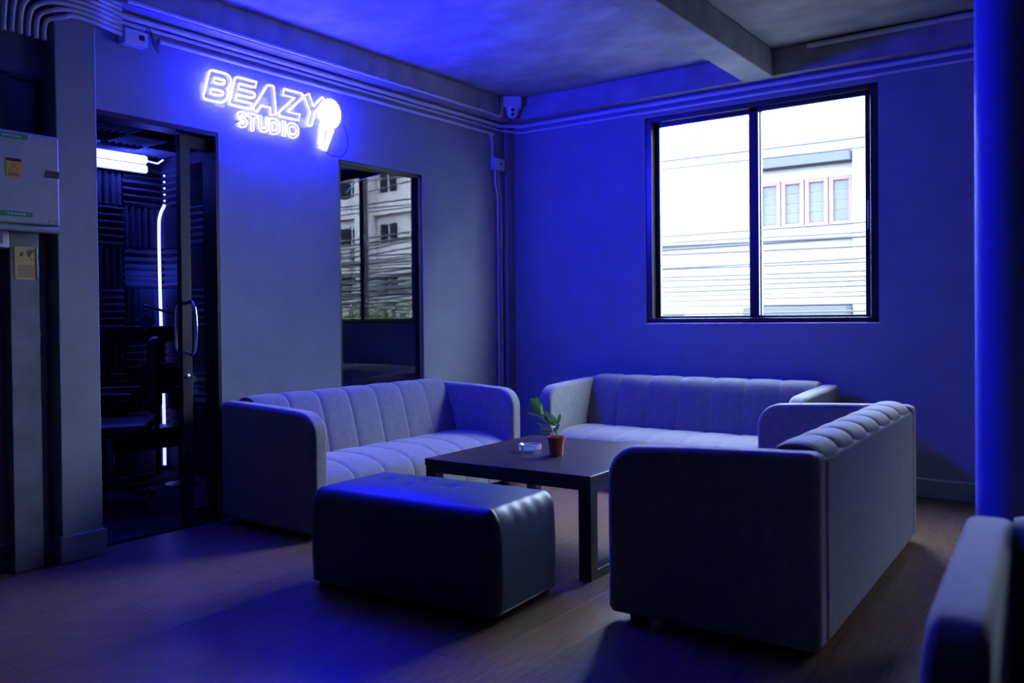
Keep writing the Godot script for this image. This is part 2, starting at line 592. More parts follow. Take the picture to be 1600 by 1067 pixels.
# ------------------------------------------------------------------ the dark glazed opening and the doorway
func glazing() -> void:
	var st := mb()
	box_to(st, Vector3(-0.1, 0.12, 1.043), Vector3(-0.01, 2.103, 1.075), 0.002)
	box_to(st, Vector3(-0.1, 0.12, 1.80), Vector3(-0.01, 2.103, 1.825), 0.002)
	box_to(st, Vector3(-0.1, 2.08, 1.043), Vector3(-0.01, 2.103, 1.825), 0.002)
	box_to(st, Vector3(-0.1, 0.12, 1.043), Vector3(-0.01, 0.16, 1.825), 0.002)
	var w := struct("window_3", st.commit(), M.frame_black, "tall dark glazed panel mirroring the street")
	var p := obj("pane", box(Vector3(-0.003, 0.15, -0.372), Vector3(0.003, 2.09, 0.372)), M.pane, w, Vector3(-0.05, 0, 1.434))
	p.rotation_degrees.y = -3.0
	# the unlit room behind it
	st = mb()
	box_to(st, Vector3(-1.84, -0.1, -0.15), Vector3(-1.74, 2.8, FZ))
	box_to(st, Vector3(-1.74, 2.32, -0.15), Vector3(-0.12, 2.42, FZ))
	box_to(st, Vector3(-1.74, -0.1, 0.0), Vector3(-0.12, 2.32, 0.08))
	box_to(st, Vector3(-1.74, -0.1, 1.86), Vector3(-0.12, 2.32, 1.965))
	box_to(st, Vector3(-1.74, -0.1, 4.2), Vector3(-0.12, 2.32, 4.3))
	var shell := struct("wall_studio", st.commit(), M.black_room, "dark studio walls behind the doorway")
	struct("floor_studio", box(Vector3(-1.84, -0.1, -0.15), Vector3(-0.06, -0.002, FZ)), M.carpet, "dark studio carpet")
	# acoustic foam tiles with wedge ridges
	var t := 0.29
	var ridges := mb()
	for k in 6:
		var a := t * k / 6.0 + 0.002
		var b := t * (k + 1) / 6.0 - 0.002
		var c := (a + b) / 2.0
		for s in [[a, c], [c, b]]:
			var n := Vector3(0.6, 0, -0.8 if s[0] == a else 0.8).normalized()
			var x0 := 0.008 if s[0] == a else 0.045
			var x1 := 0.045 if s[0] == a else 0.008
			quad(ridges, Vector3(x0, 0.002, s[0]), Vector3(x0, t - 0.002, s[0]), Vector3(x1, t - 0.002, s[1]), Vector3(x1, 0.002, s[1]), n)
		tri(ridges, Vector3(0.008, 0.002, a), Vector3(0.045, 0.002, c), Vector3(0.008, 0.002, b), Vector3.DOWN, Vector3.DOWN, Vector3.DOWN)
		tri(ridges, Vector3(0.008, t - 0.002, a), Vector3(0.045, t - 0.002, c), Vector3(0.008, t - 0.002, b), Vector3.UP, Vector3.UP, Vector3.UP)
	box_to(ridges, Vector3(0, 0.002, 0.002), Vector3(0.009, t - 0.002, t - 0.002))
	var tile := ridges.commit()
	for r in 7:
		for k in 5:   # back wall, facing the doorway
			var o := obj("foam_tile", tile, M.foam, shell, Vector3(-1.74, 2.2 - t * (r + 1), 1.985 + t * k))
			if (r + k) % 2 == 0:
				o.rotation.x = PI / 2
				o.position += Vector3(0, t, 0)
		for k in 5:   # partition
			var o := obj("foam_tile", tile, M.foam, shell)
			o.basis = Basis(Vector3(0, 0, 1), Vector3(0, 1, 0), Vector3(-1, 0, 0)) if (r + k) % 2 == 1 else Basis(Vector3(0, 0, 1), Vector3(1, 0, 0), Vector3(0, 1, 0))
			o.position = Vector3(-1.70 + t * k + (t if (r + k) % 2 == 1 else 0.0), 2.2 - t * (r + 1), 1.965)
	for r in 5:
		for k in 5:   # ceiling
			var o := obj("foam_tile", tile, M.foam, shell)
			o.basis = Basis(Vector3(0, -1, 0), Vector3(1, 0, 0), Vector3(0, 0, 1)) if (r + k) % 2 == 0 else Basis(Vector3(0, -1, 0), Vector3(0, 0, 1), Vector3(1, 0, 0))
			o.position = Vector3(-1.70 + t * r, 2.32, 1.985 + t * k)
	# light in the studio
	var bat := thing("light_batten", "glaring blue-white light bar along the studio ceiling", "light", Vector3(-1.66, 2.15, 2.12))
	for k in 2:
		var bar := mb()
		box_to(bar, Vector3(-0.02, 0.066 * k, 0), Vector3(0.02, 0.066 * k + 0.058, 1.2), 0.012)
		obj("light_tube", bar.commit(), M.led_tube, bat)
	obj("housing", box(Vector3(-0.035, 0.0, -0.01), Vector3(-0.018, 0.13, 1.21), 0.003), M.black_plastic, bat)
	var blue := lin(0.04, 0.07, 1.0)
	for k in 3:
		omni(Vector3(-1.56, 2.2, 2.3 + 0.4 * k), blue, 0.34, 0.03)
	var strip := thing("led_strip", "bright blue light strip down the foam corner", "light")
	var sm := mb()
	tube_to(sm, [Vector3(-1.66, 2.24, 2.12), Vector3(-1.675, 2.235, 2.03)], 0.006, 6)
	tube_to(sm, [Vector3(-1.675, 2.235, 2.03), Vector3(-1.61, 2.255, 2.025)], 0.006, 6)
	obj("light_run", sm.commit(), M.led_strip, strip)
	sm = mb()
	tube_to(sm, smooth([Vector3(-1.60, 1.93, 2.025), Vector3(-1.65, 1.86, 2.03), Vector3(-1.668, 1.75, 2.03), Vector3(-1.665, 1.3, 2.03), Vector3(-1.655, 0.9, 2.03), Vector3(-1.64, 0.45, 2.03), Vector3(-1.64, 0.05, 2.03)], 8), 0.011, 8)
	obj("light_run", sm.commit(), M.led_strip, strip)
	for k in 5:
		var bead := SphereMesh.new()
		bead.radius = 0.008
		bead.height = 0.016
		bead.radial_segments = 10
		bead.rings = 5
		obj("light_bead", bead, M.led_strip, strip, Vector3(-1.60, 2.14 - 0.045 * k, 2.025))
	omni(Vector3(-1.57, 1.4, 2.12), blue, 0.10, 0.03)
	var far := obj("led_strip", tube(smooth([Vector3(-0.6, 2.02, 1.2), Vector3(-0.6, 2.117, 1.076), Vector3(-0.6, 2.176, 0.91), Vector3(-0.6, 2.231, 0.75)]), 0.004, 6), M.led_faint)
	tag(far, "faint blue light strip seen through the dark glazed panel", "light")
	studio_things()
	# doorway lining and the sliding door, pushed open
	st = mb()
	box_to(st, Vector3(-0.12, 0, 2.700), Vector3(0.002, 2.123, 2.722), 0.002)
	box_to(st, Vector3(-0.12, 2.095, 2.718), Vector3(0.002, 2.123, 3.45), 0.002)
	struct("trim_6", st.commit(), M.frame_black, "dark doorway lining")
	var d := struct("door_1", box(Vector3(-0.078, 0.012, 2.852), Vector3(-0.04, 2.085, 2.912), 0.003), M.door_stile, "sliding glass door pushed open, dark stile")
	obj("stile", box(Vector3(-0.085, 0.012, 2.25), Vector3(-0.045, 2.085, 2.31), 0.003), M.door_stile, d)
	obj("rail", box(Vector3(-0.083, 0.012, 2.3), Vector3(-0.047, 0.09, 2.88), 0.003), M.door_stile, d)
	obj("rail", box(Vector3(-0.083, 2.02, 2.3), Vector3(-0.047, 2.085, 2.88), 0.003), M.door_stile, d)
	obj("pane", box(Vector3(-0.068, 0.085, 2.305), Vector3(-0.062, 2.025, 2.875)), M.pane, d)
	for s in [-1.0, 1.0]:
		var x: float = -0.059 + s * 0.018
		obj("handle", tube(smooth([Vector3(x, 1.185, 2.882), Vector3(x + s * 0.035, 1.20, 2.882), Vector3(x + s * 0.066, 1.165, 2.879), Vector3(x + s * 0.075, 1.055, 2.877), Vector3(x + s * 0.066, 0.945, 2.879), Vector3(x + s * 0.035, 0.915, 2.882), Vector3(x, 0.93, 2.882)], 6), 0.0095, 10), M.chrome, d)
	var lock := lathe([Vector2(0.014, 0), Vector2(0.014, 0.006), Vector2(0.006, 0.008), Vector2(0.0, 0.008)], 16)
	var lk := obj("keyhole", lock, M.steel, d, Vector3(-0.04, 0.80, 2.884))
	lk.rotation.z = -PI / 2

func studio_things() -> void:
	# dark furniture seen through the doorway, mostly as outlines before the light strip
	var d := thing("studio_desk", "black desk with shelves before the studio light strip", "desk", Vector3(-1.64, 0, 2.06))
	obj("desktop", box(Vector3(0, 0.60, 0), Vector3(0.32, 0.635, 0.58), 0.004), M.black_plastic, d)
	obj("shelf", box(Vector3(0, 0.95, 0), Vector3(0.22, 1.06, 0.5), 0.004), M.black_plastic, d)
	obj("shelf", box(Vector3(0, 0.22, 0.02), Vector3(0.28, 0.36, 0.45), 0.004), M.black_plastic, d)
	for q in [[0.0, 0.01], [0.285, 0.01], [0.0, 0.54], [0.285, 0.54]]:
		obj("leg", box(Vector3(q[0], 0, q[1]), Vector3(q[0] + 0.03, 0.6, q[1] + 0.03), 0.003), M.black_metal, d)
	for q in [0.03, 0.44]:
		obj("upright", box(Vector3(0.1, 0.635, q), Vector3(0.13, 0.95, q + 0.03), 0.003), M.black_metal, d)
	var s := thing("desk_speaker", "dark desktop speaker standing on the studio desk", "speaker", Vector3(-1.42, 0.636, 2.20), 0.3)
	obj("cabinet", box(Vector3(-0.08, 0, -0.08), Vector3(0.08, 0.17, 0.08), 0.008), mat("speaker_shell", lin(0.05, 0.055, 0.09), 0.5), s)
	var cone := obj("cone", lathe([Vector2(0.05, 0), Vector2(0.05, 0.004), Vector2(0.02, 0.0015), Vector2(0, 0.004)], 20), M.black_plastic, s, Vector3(0.08, 0.08, 0))
	cone.rotation.z = -PI / 2
	var c := thing("office_chair", "black swivel chair with shiny castors in the studio", "chair", Vector3(-0.92, 0, 2.84), -0.61)
	obj("seat", box(Vector3(-0.24, 0.42, -0.24), Vector3(0.24, 0.50, 0.24), 0.03), M.black_plastic, c)
	obj("backrest", box(Vector3(-0.22, 0.55, -0.29), Vector3(0.22, 1.0, -0.23), 0.025), M.black_plastic, c)
	obj("back_bar", box(Vector3(-0.03, 0.44, -0.28), Vector3(0.03, 0.7, -0.255), 0.004), M.black_metal, c)
	obj("column", lathe([Vector2(0.028, 0.09), Vector2(0.028, 0.42)], 14), M.steel, c)
	for k in 5:
		var a := TAU * k / 5.0 + 0.35
		var e := Vector3(cos(a) * 0.26, 0.065, sin(a) * 0.26)
		var leg := obj("leg", tube([Vector3(0, 0.1, 0), e + Vector3(0, 0.015, 0)], 0.016, 8), M.black_metal, c)
		var wheel := obj("castor", lathe([Vector2(0.012, -0.018), Vector2(0.026, -0.014), Vector2(0.028, 0), Vector2(0.026, 0.014), Vector2(0.012, 0.018)], 16), M.steel, leg, e + Vector3(0, -0.036, 0))
		wheel.rotation = Vector3(PI / 2, -a, 0)
	for s2 in [-1.0, 1.0]:
		obj("armrest", tube(smooth([Vector3(s2 * 0.25, 0.45, 0.1), Vector3(s2 * 0.29, 0.55, 0.12), Vector3(s2 * 0.29, 0.66, 0.1), Vector3(s2 * 0.28, 0.67, -0.15)], 5), 0.014, 8), M.black_plastic, c)
	var mic := thing("microphone_stand", "microphone on a boom stand in the dark studio", "microphone", Vector3(-1.10, 0, 2.24))
	obj("base", lathe([Vector2(0.11, 0), Vector2(0.11, 0.012), Vector2(0.02, 0.025), Vector2(0, 0.025)], 24), M.black_metal, mic)
	obj("pole", tube([Vector3(0, 0.02, 0), Vector3(0, 1.15, 0)], 0.009, 8), M.black_metal, mic)
	obj("boom", tube([Vector3(0.0, 1.13, -0.0), Vector3(-0.10, 1.20, 0.20)], 0.008, 8), M.black_metal, mic)
	var head := obj("pop_screen", box(Vector3(-0.045, -0.045, -0.006), Vector3(0.045, 0.045, 0.006), 0.004), mat("screen_blue", lin(0.08, 0.10, 0.16), 0.4), mic, Vector3(-0.09, 1.09, 0.19))
	head.rotation = Vector3(0, 0.9, 0.75)

# ------------------------------------------------------------------ the sign
func sign_map(q: Vector2) -> Vector3:   # q in metres along and up the slanted lettering
	return Vector3(0.034, 2.279 + q.y, 2.817 - q.x - 0.285 * q.y)

func studio_map(q: Vector2) -> Vector3:
	return Vector3(0.034, 2.168 + q.y, 2.607 - q.x - 0.05 * q.y)

func arc(c: Vector2, rx: float, ry: float, from: float, to: float, n := 10) -> Array:
	var out := []
	for k in n + 1:
		var a := deg_to_rad(lerpf(from, to, float(k) / n))
		out.append(c + Vector2(cos(a) * rx, sin(a) * ry))
	return out

func outlines(path: Array, half: float) -> Array:
	# the outline of a thick stroke, worked in millimetres
	var p := PackedVector2Array()
	for q in path:
		p.append(q * 1000.0)
	var out := []
	for poly in Geometry2D.offset_polyline(p, half * 1000.0, Geometry2D.JOIN_ROUND, Geometry2D.END_BUTT):
		var clean := []
		for q in poly:
			if clean.is_empty() or (q / 1000.0).distance_to(clean[-1]) > 0.0022:
				clean.append(q / 1000.0)
		if clean.size() > 3 and clean[0].distance_to(clean[-1]) < 0.0022:
			clean.pop_back()
		if clean.size() > 3:
			out.append(clean)
	return out

func neon(called: String, path: Array, half: float, place: Callable, r: float, parent: Node) -> void:
	var st := mb()
	for poly in outlines(path, half):
		var p3 := []
		for q in poly:
			p3.append(place.call(q))
		tube_to(st, p3, r, 7, true)
	obj(called, st.commit(), M.neon_tube, parent)

func wall_sign() -> void:
	var s := thing("neon_sign", "glowing blue-white neon sign with lettering and microphone emblem", "sign", Vector3.ZERO)
	var hgt := 0.165
	var h := 0.0185
	var top := hgt - h
	var v := func(a, b): return Vector2(a, b)
	# B
	var x := h
	var r := 0.148 - h
	var bp := [v.call(x, hgt / 2), v.call(r - 0.035, hgt / 2)] + arc(Vector2(r - 0.035, (top + hgt / 2) / 2), 0.030, (top - hgt / 2) / 2, -90, 90, 8) + [v.call(x, top), v.call(x, h)] + arc(Vector2(r - 0.033, (h + hgt / 2) / 2), 0.035, (hgt / 2 - h) / 2, -90, 90, 8) + [v.call(x, hgt / 2)]
	neon("letter", bp, h, sign_map, 0.0046, s)
	# E
	x = 0.161 + h
	r = 0.303
	neon("letter", [v.call(r, top), v.call(x, top), v.call(x, hgt / 2), v.call(r - 0.008, hgt / 2), v.call(x, hgt / 2 - 0.0001), v.call(x, h), v.call(r, h)], h * 0.9, sign_map, 0.0046, s)
	# A
	neon("letter", [v.call(0.334, 0.0), v.call(0.358, 0.055), v.call(0.44, 0.055), v.call(0.359, 0.056), v.call(0.392, top), v.call(0.409, top), v.call(0.464, 0.0)], h, sign_map, 0.0046, s)
	# Z
	neon("letter", [v.call(0.497, top), v.call(0.622, top), v.call(0.519, h), v.call(0.648, h)], h, sign_map, 0.0046, s)
	# Y
	neon("letter", [v.call(0.664, hgt), v.call(0.735, 0.075), v.call(0.735, 0.0), v.call(0.7352, 0.075), v.call(0.80, hgt)], h, sign_map, 0.0046, s)
	# second line, smaller and rounder
	var k := 0.0098
	var u := 0.088
	var w := 0.075
	var o := 0.0
	neon("letter", arc(Vector2(o + w / 2, u * 0.72), 0.022, u * 0.17, 20, 270, 10) + arc(Vector2(o + w / 2, u * 0.33), 0.022, u * 0.20, 90, -160, 10), k, studio_map, 0.0036, s)
	o = 0.071
	neon("letter", [v.call(o + 0.004, u - k), v.call(o + 0.034, u - k), v.call(o + 0.034, 0.002), v.call(o + 0.0342, u - k), v.call(o + 0.066, u - k)], k, studio_map, 0.0036, s)
	o = 0.145
	neon("letter", [v.call(o + k, u)] + arc(Vector2(o + 0.036, k + 0.024), 0.026, 0.024, 180, 360, 10) + [v.call(o + 0.062, u)], k, studio_map, 0.0036, s)
	o = 0.224
	neon("letter", [v.call(o + k, k), v.call(o + k, u - k)] + arc(Vector2(o + 0.036, u / 2), 0.028, u / 2 - k, 90, -90, 10) + [v.call(o + k - 0.004, k)], k, studio_map, 0.0036, s)
	o = 0.305
	neon("letter", [v.call(o + 0.02, 0.0), v.call(o + 0.02, u)], k, studio_map, 0.0036, s)
	o = 0.345
	neon("letter", arc(Vector2(o + 0.046, u / 2), 0.035, u / 2 - k, 0, 359, 22), k, studio_map, 0.0036, s)
	# microphone emblem: lit head and handle
	var mic := mb()
	var c := Vector2(1.918, 2.365)
	var axis := Vector2(0.30, -1.0).normalized()   # from head to handle end, in (z, y)
	var side := Vector2(-axis.y, axis.x)
	for ring in [1.0, 0.80, 0.6, 0.4, 0.2]:
		var p := []
		for q in arc(Vector2.ZERO, 0.088 * ring, 0.078 * ring, 0, 345, 23):
			var z: Vector2 = c + axis * q.x + side * q.y
			p.append(Vector3(0.034, z.y, z.x))
		tube_to(mic, p, 0.0062, 7, true)
	obj("emblem_head", mic.commit(), M.neon_tube, s)
	mic = mb()
	for ring in [1.0, 0.45]:
		var p := []
		for q in [Vector2(0.088, -0.048), Vector2(0.088, 0.048), Vector2(0.235, 0.026), Vector2(0.235, -0.026)]:
			var z: Vector2 = c + axis * (q.x if ring == 1.0 else lerpf(0.16, q.x, 0.8)) + side * q.y * ring
			p.append(Vector3(0.034, z.y, z.x))
		var dense := []
		for i in 4:
			for n in 4:
				dense.append(p[i].lerp(p[(i + 1) % 4], n / 4.0))
		tube_to(mic, dense, 0.0062, 7, true)
	obj("emblem_handle", mic.commit(), M.neon_tube, s)
	# clear backing
	var poly := PackedVector2Array([Vector2(2.845, 2.262), Vector2(2.80, 2.468), Vector2(1.93, 2.472), Vector2(1.85, 2.455), Vector2(1.80, 2.38), Vector2(1.83, 2.29), Vector2(1.94, 2.13), Vector2(2.03, 2.125), Vector2(2.04, 2.15), Vector2(2.63, 2.15), Vector2(2.65, 2.255)])
	obj("backing_sheet", plate(poly, func(q): return Vector3(0.022, q.y, q.x), Vector3(0.004, 0, 0)), M.acrylic, s)
	for q in [Vector2(2.80, 2.30), Vector2(1.86, 2.43), Vector2(2.0, 2.16), Vector2(2.58, 2.2)]:
		obj("standoff", tube([Vector3(0, q.y, q.x), Vector3(0.03, q.y, q.x)], 0.006, 8), M.steel, s)
	obj("supply_wire", tube(smooth([Vector3(0.03, 2.14, 1.97), Vector3(0.03, 2.11, 1.92), Vector3(0.025, 2.12, 1.82), Vector3(0.02, 2.19, 1.765), Vector3(0.02, 2.27, 1.775), Vector3(0.02, 2.32, 1.80)], 7), 0.0028, 6), M.cable, s)
	# the light it gives off
	var blue := lin(0.013, 0.013, 1.0)
	for i in 10:
		omni(Vector3(0.085, 2.29 + 0.07 * (i % 2), 1.88 + 0.098 * i), blue, 0.16, 0.03)

# ------------------------------------------------------------------ pipes and boxes
func pipe(called: String, label: String, path: Array, r: float) -> void:
	var o := obj(called, tube(path, r, 10), M.conduit_white)
	tag(o, label, "pipe")

func services() -> void:
	var x := 0.016
	pipe("conduit", "topmost white conduit over the sign ending at the camera", smooth([Vector3(0.112, 2.645, 3.28), Vector3(0.112, 2.645, 2.4), Vector3(0.112, 2.645, 0.6), Vector3(0.112, 2.64, 0.30), Vector3(0.112, 2.652, 0.255), Vector3(0.112, 2.70, 0.245), Vector3(0.112, 2.80, 0.245)], 6), 0.010)
	pipe("conduit", "thick white conduit above the sign, turning the corner above the window", [Vector3(x, 2.602, 3.3), Vector3(x, 2.602, 1.5)] + smooth([Vector3(x, 2.602, 0.3), Vector3(x + 0.004, 2.602, 0.15), Vector3(0.04, 2.601, 0.116), Vector3(0.075, 2.601, 0.095), Vector3(0.105, 2.60, 0.05), Vector3(0.16, 2.60, 0.020), Vector3(0.3, 2.60, 0.018)], 5) + [Vector3(RX, 2.60, 0.018)], 0.0145)
	pipe("conduit", "thin white conduit below the thick one, turning the corner above the window", [Vector3(0.012, 2.570, 3.3), Vector3(0.012, 2.570, 1.5)] + smooth([Vector3(0.012, 2.570, 0.3), Vector3(0.014, 2.568, 0.15), Vector3(0.04, 2.562, 0.112), Vector3(0.072, 2.558, 0.092), Vector3(0.10, 2.555, 0.048), Vector3(0.15, 2.553, 0.014), Vector3(0.3, 2.552, 0.012)], 5) + [Vector3(RX, 2.552, 0.012)], 0.0095)
	pipe("conduit", "lowest white conduit over the sign, bending down into junction box", smooth([Vector3(0.014, 2.525, 3.05), Vector3(0.014, 2.525, 1.5), Vector3(0.014, 2.525, 0.32), Vector3(0.014, 2.515, 0.265), Vector3(0.014, 2.47, 0.245), Vector3(0.014, 2.34, 0.245)], 6), 0.011)
	pipe("conduit", "white pipe under the ceiling beside the concrete beam", [Vector3(2.40, 2.775, 0.118), Vector3(RX, 2.775, 0.118)], 0.017)
	pipe("conduit", "vertical conduit below the junction box, nearest the glazed panel", smooth([Vector3(0.02, 2.25, 0.215), Vector3(0.02, 2.15, 0.214), Vector3(0.018, 2.05, 0.185), Vector3(0.016, 1.95, 0.178), Vector3(0.016, 1.0, 0.178), Vector3(0.016, 0.0, 0.178)], 5), 0.010)
	pipe("conduit", "vertical conduit below the junction box, nearest the room corner", smooth([Vector3(0.02, 2.25, 0.175), Vector3(0.02, 2.15, 0.174), Vector3(0.018, 2.05, 0.146), Vector3(0.016, 1.95, 0.140), Vector3(0.016, 1.0, 0.140), Vector3(0.016, 0.0, 0.140)], 5), 0.010)
	pipe("conduit", "conduit lying along the skirting under the window", [Vector3(2.6, 0.108, 0.012), Vector3(RX, 0.108, 0.012)], 0.008)
	# bundle bending down over the electrical cabinet
	var order := ["closest to the pier", "second from the pier", "third from the pier", "fourth from the pier", "fifth from the pier", "sixth from the pier", "seventh from the pier"]
	for k in 7:
		var z := 3.668 + 0.034 * k
		var o := obj("flexible_conduit", tube(smooth([Vector3(0.10, 2.36, z), Vector3(0.10, 2.42, z - 0.002), Vector3(0.112, 2.452 + 0.016 * k, z - 0.016), Vector3(0.135, 2.475 + 0.0235 * k, z - 0.075), Vector3(0.137, 2.49 + 0.0235 * k, 3.55), Vector3(0.134, 2.485 + 0.0235 * k, 3.44), Vector3(0.115, 2.48 + 0.0235 * k, 3.36), Vector3(0.112, 2.475 + 0.0235 * k, 3.31)], 7), 0.0105, 10), M.conduit_white)
		tag(o, "grey flexible conduit bending down over the electrical cabinet, " + order[k], "pipe", "conduits bending down above the electrical cabinet")
	# junction boxes
	var j := thing("junction_box", "small white junction box near the room corner", "box", Vector3(0, 2.245, 0.13))
	obj("case", box(Vector3(0, 0, 0), Vector3(0.055, 0.092, 0.125), 0.006), M.box_white, j)
	var plug := obj("plug", lathe([Vector2(0.009, 0), Vector2(0.009, 0.003), Vector2(0, 0.003)], 14), M.ink, j, Vector3(0.055, 0.05, 0.055))
	plug.rotation.z = -PI / 2
	j = thing("junction_box", "white junction box with a dark hole above the doorway", "box", Vector3(0, 2.46, 3.14))
	obj("case", box(Vector3(0, 0, 0), Vector3(0.06, 0.075, 0.125), 0.006), M.box_white, j)
	for n in 3:
		obj("loose_wire", tube(smooth([Vector3(0.03, 0.07, 0.01), Vector3(0.04, 0.085 + 0.01 * n, -0.02), Vector3(0.03, 0.03 - 0.015 * n, -0.045 - 0.012 * n), Vector3(0.02, 0.08, -0.08)], 6), 0.0018, 5), M.cable, j)
	obj("hole", box(Vector3(0.058, 0.03, 0.02), Vector3(0.0615, 0.055, 0.05), 0.001), M.ink, j)
	# security camera hanging in the corner
	var c := thing("security_camera", "white security camera hanging in the ceiling corner", "camera", Vector3(0.155, 2.8, 0.165), 0.62)
	obj("mount", box(Vector3(-0.075, -0.085, -0.06), Vector3(0.075, 0.0, 0.06), 0.012), M.box_white, c)
	obj("housing", lathe([Vector2(0, -0.165), Vector2(0.022, -0.162), Vector2(0.040, -0.145), Vector2(0.055, -0.09), Vector2(0.058, -0.06)], 24), M.box_white, c)
	for q in [-0.108, -0.138]:
		var eye := obj("lens", lathe([Vector2(0.013, 0), Vector2(0.013, 0.01), Vector2(0.008, 0.014), Vector2(0, 0.014)], 18), M.ink, c, Vector3(0.004, q, 0.043 if q > -0.12 else 0.032))
		eye.rotation.x = PI / 2
	# electrical cabinet
	var e := thing("electrical_cabinet", "grey wall-mounted electrical cabinet with warning and green labels", "cabinet", Vector3(0, 1.5, 3.638))
	obj("body", box(Vector3(0, 0, 0), Vector3(0.14, 0.42, 0.42), 0.006), M.cabinet_paint, e)
	var door := obj("door", box(Vector3(0.141, 0.022, 0.003), Vector3(0.165, 0.42, 0.417), 0.01), M.cabinet_paint, e)
	obj("lower_lip", tube([Vector3(0.148, 0.004, 0.004), Vector3(0.148, 0.004, 0.416)], 0.015, 12), M.cabinet_paint, e)
	obj("latch", box(Vector3(0.164, 0.235, 0.006), Vector3(0.168, 0.266, 0.062), 0.001), M.ink, door)
	for q in [[0.385, 0.138, 0.278], [0.052, 0.123, 0.263]]:
		var lb := obj("green_label", box(Vector3(0.164, q[0], q[1]), Vector3(0.1662, q[0] + 0.022, q[2])), M.green_label, door)
		var lines := mb()
		for n in 6:
			var z0: float = q[1] + 0.03 + 0.013 * n
			box_to(lines, Vector3(0.166, q[0] + 0.008, z0), Vector3(0.1666, q[0] + 0.014, z0 + 0.008))
		obj("print", lines.commit(), M.print_pale, lb)
	var warn := obj("warning_label", box(Vector3(0.164, 0.218, 0.166), Vector3(0.1662, 0.30, 0.230)), M.orange_label, door)
	var pr := mb()
	box_to(pr, Vector3(0.166, 0.287, 0.166), Vector3(0.1668, 0.30, 0.230))
	var t3 := func(q): return Vector3(0.1668, q.y, q.x - 0.022)
	tube_to(pr, [Vector3(0.1664, 0.246, 0.179), Vector3(0.1664, 0.282, 0.198), Vector3(0.1664, 0.246, 0.217)], 0.0012, 5, true)
	flat_poly(pr, PackedVector2Array([Vector2(0.2215, 0.272), Vector2(0.216, 0.261), Vector2(0.2195, 0.261), Vector2(0.217, 0.250), Vector2(0.2235, 0.264), Vector2(0.220, 0.264)]), t3, Vector3.RIGHT)
	for n in 2:
		box_to(pr, Vector3(0.166, 0.226 + 0.008 * n, 0.176), Vector3(0.1668, 0.229 + 0.008 * n, 0.220))
	obj("print", pr.commit(), M.ink, warn)
	obj("maker_mark", box(Vector3(0.164, 0.036, 0.012), Vector3(0.1655, 0.046, 0.034)), M.duct_paint, door)
	obj("maker_mark", box(Vector3(0.164, 0.034, 0.045), Vector3(0.1655, 0.046, 0.056)), M.duct_paint, door)
	# cable duct under it with an old paper notice
	var d := thing("cable_duct", "grey steel cable duct under the electrical cabinet", "duct", Vector3(0, 0, 3.70))
	obj("cover", box(Vector3(0.0, 0.0, 0), Vector3(0.09, 1.498, 0.125), 0.004), M.duct_paint, d)
	obj("side_trim", box(Vector3(0, 0.0, -0.055), Vector3(0.03, 1.498, -0.002), 0.003), M.cabinet_paint, d)
	var notice := thing("paper_notice", "old yellowed paper notice with picture and lines of print", "notice", Vector3(0.0905, 1.285, 3.707))
	obj("sheet", box(Vector3(0, 0, 0.004), Vector3(0.0015, 0.145, 0.098)), mat("old_paper", lin(0.50, 0.36, 0.12), 0.5), notice)
	pr = mb()
	for n in 6:
		box_to(pr, Vector3(0.0014, 0.012 + 0.0095 * n, 0.014), Vector3(0.0019, 0.0155 + 0.0095 * n, 0.086))
	flat_poly(pr, PackedVector2Array([Vector2(0.018, 0.13), Vector2(0.045, 0.132), Vector2(0.05, 0.115), Vector2(0.04, 0.10), Vector2(0.028, 0.108)]), func(q): return Vector3(0.0019, q.y, q.x), Vector3.RIGHT)
	tube_to(pr, [Vector3(0.0018, 0.105, 0.035), Vector3(0.0018, 0.088, 0.028), Vector3(0.0018, 0.088, 0.012)], 0.0012, 5)
	flat_poly(pr, PackedVector2Array([Vector2(0.06, 0.122), Vector2(0.075, 0.118), Vector2(0.08, 0.105), Vector2(0.065, 0.10)]), func(q): return Vector3(0.0019, q.y, q.x), Vector3.RIGHT)
	obj("print", pr.commit(), mat("faded_ink", lin(0.10, 0.07, 0.04), 0.7), notice)
	obj("curled_edge", tube([Vector3(0.002, 0.0, 0.005), Vector3(0.003, 0.05, 0.004), Vector3(0.002, 0.1, 0.006), Vector3(0.003, 0.145, 0.004)], 0.003, 6), M.box_white, notice)
	var sw := thing("switch_plate", "pale switch plate on the wall beside the cable duct", "switch", Vector3(0, 1.42, 3.828))
	obj("plate", box(Vector3(0, 0, 0), Vector3(0.10, 0.075, 0.12), 0.004), M.box_white, sw)
	obj("rocker", box(Vector3(0.099, 0.018, 0.028), Vector3(0.104, 0.058, 0.052), 0.002), M.duct_paint, sw)
	# dark framed light over the cabinet
	var st := mb()
	for q in [[3.645, 3.665], [3.795, 3.83], [4.18, 4.2]]:
		box_to(st, Vector3(0, 1.94, q[0]), Vector3(0.03, 2.2, q[1]), 0.002)
	box_to(st, Vector3(0, 2.185, 3.645), Vector3(0.03, 2.205, 4.2), 0.002)
	var tr := struct("window_4", st.commit(), M.frame_black, "small dark framed window above the electrical cabinet")
	obj("pane", box(Vector3(0.001, 1.94, 3.66), Vector3(0.008, 2.19, 4.19)), mat("grey_glass", lin(0.06, 0.07, 0.09), 0.2), tr)

# ------------------------------------------------------------------ furniture
const SW := 1.76
const SD := 0.75

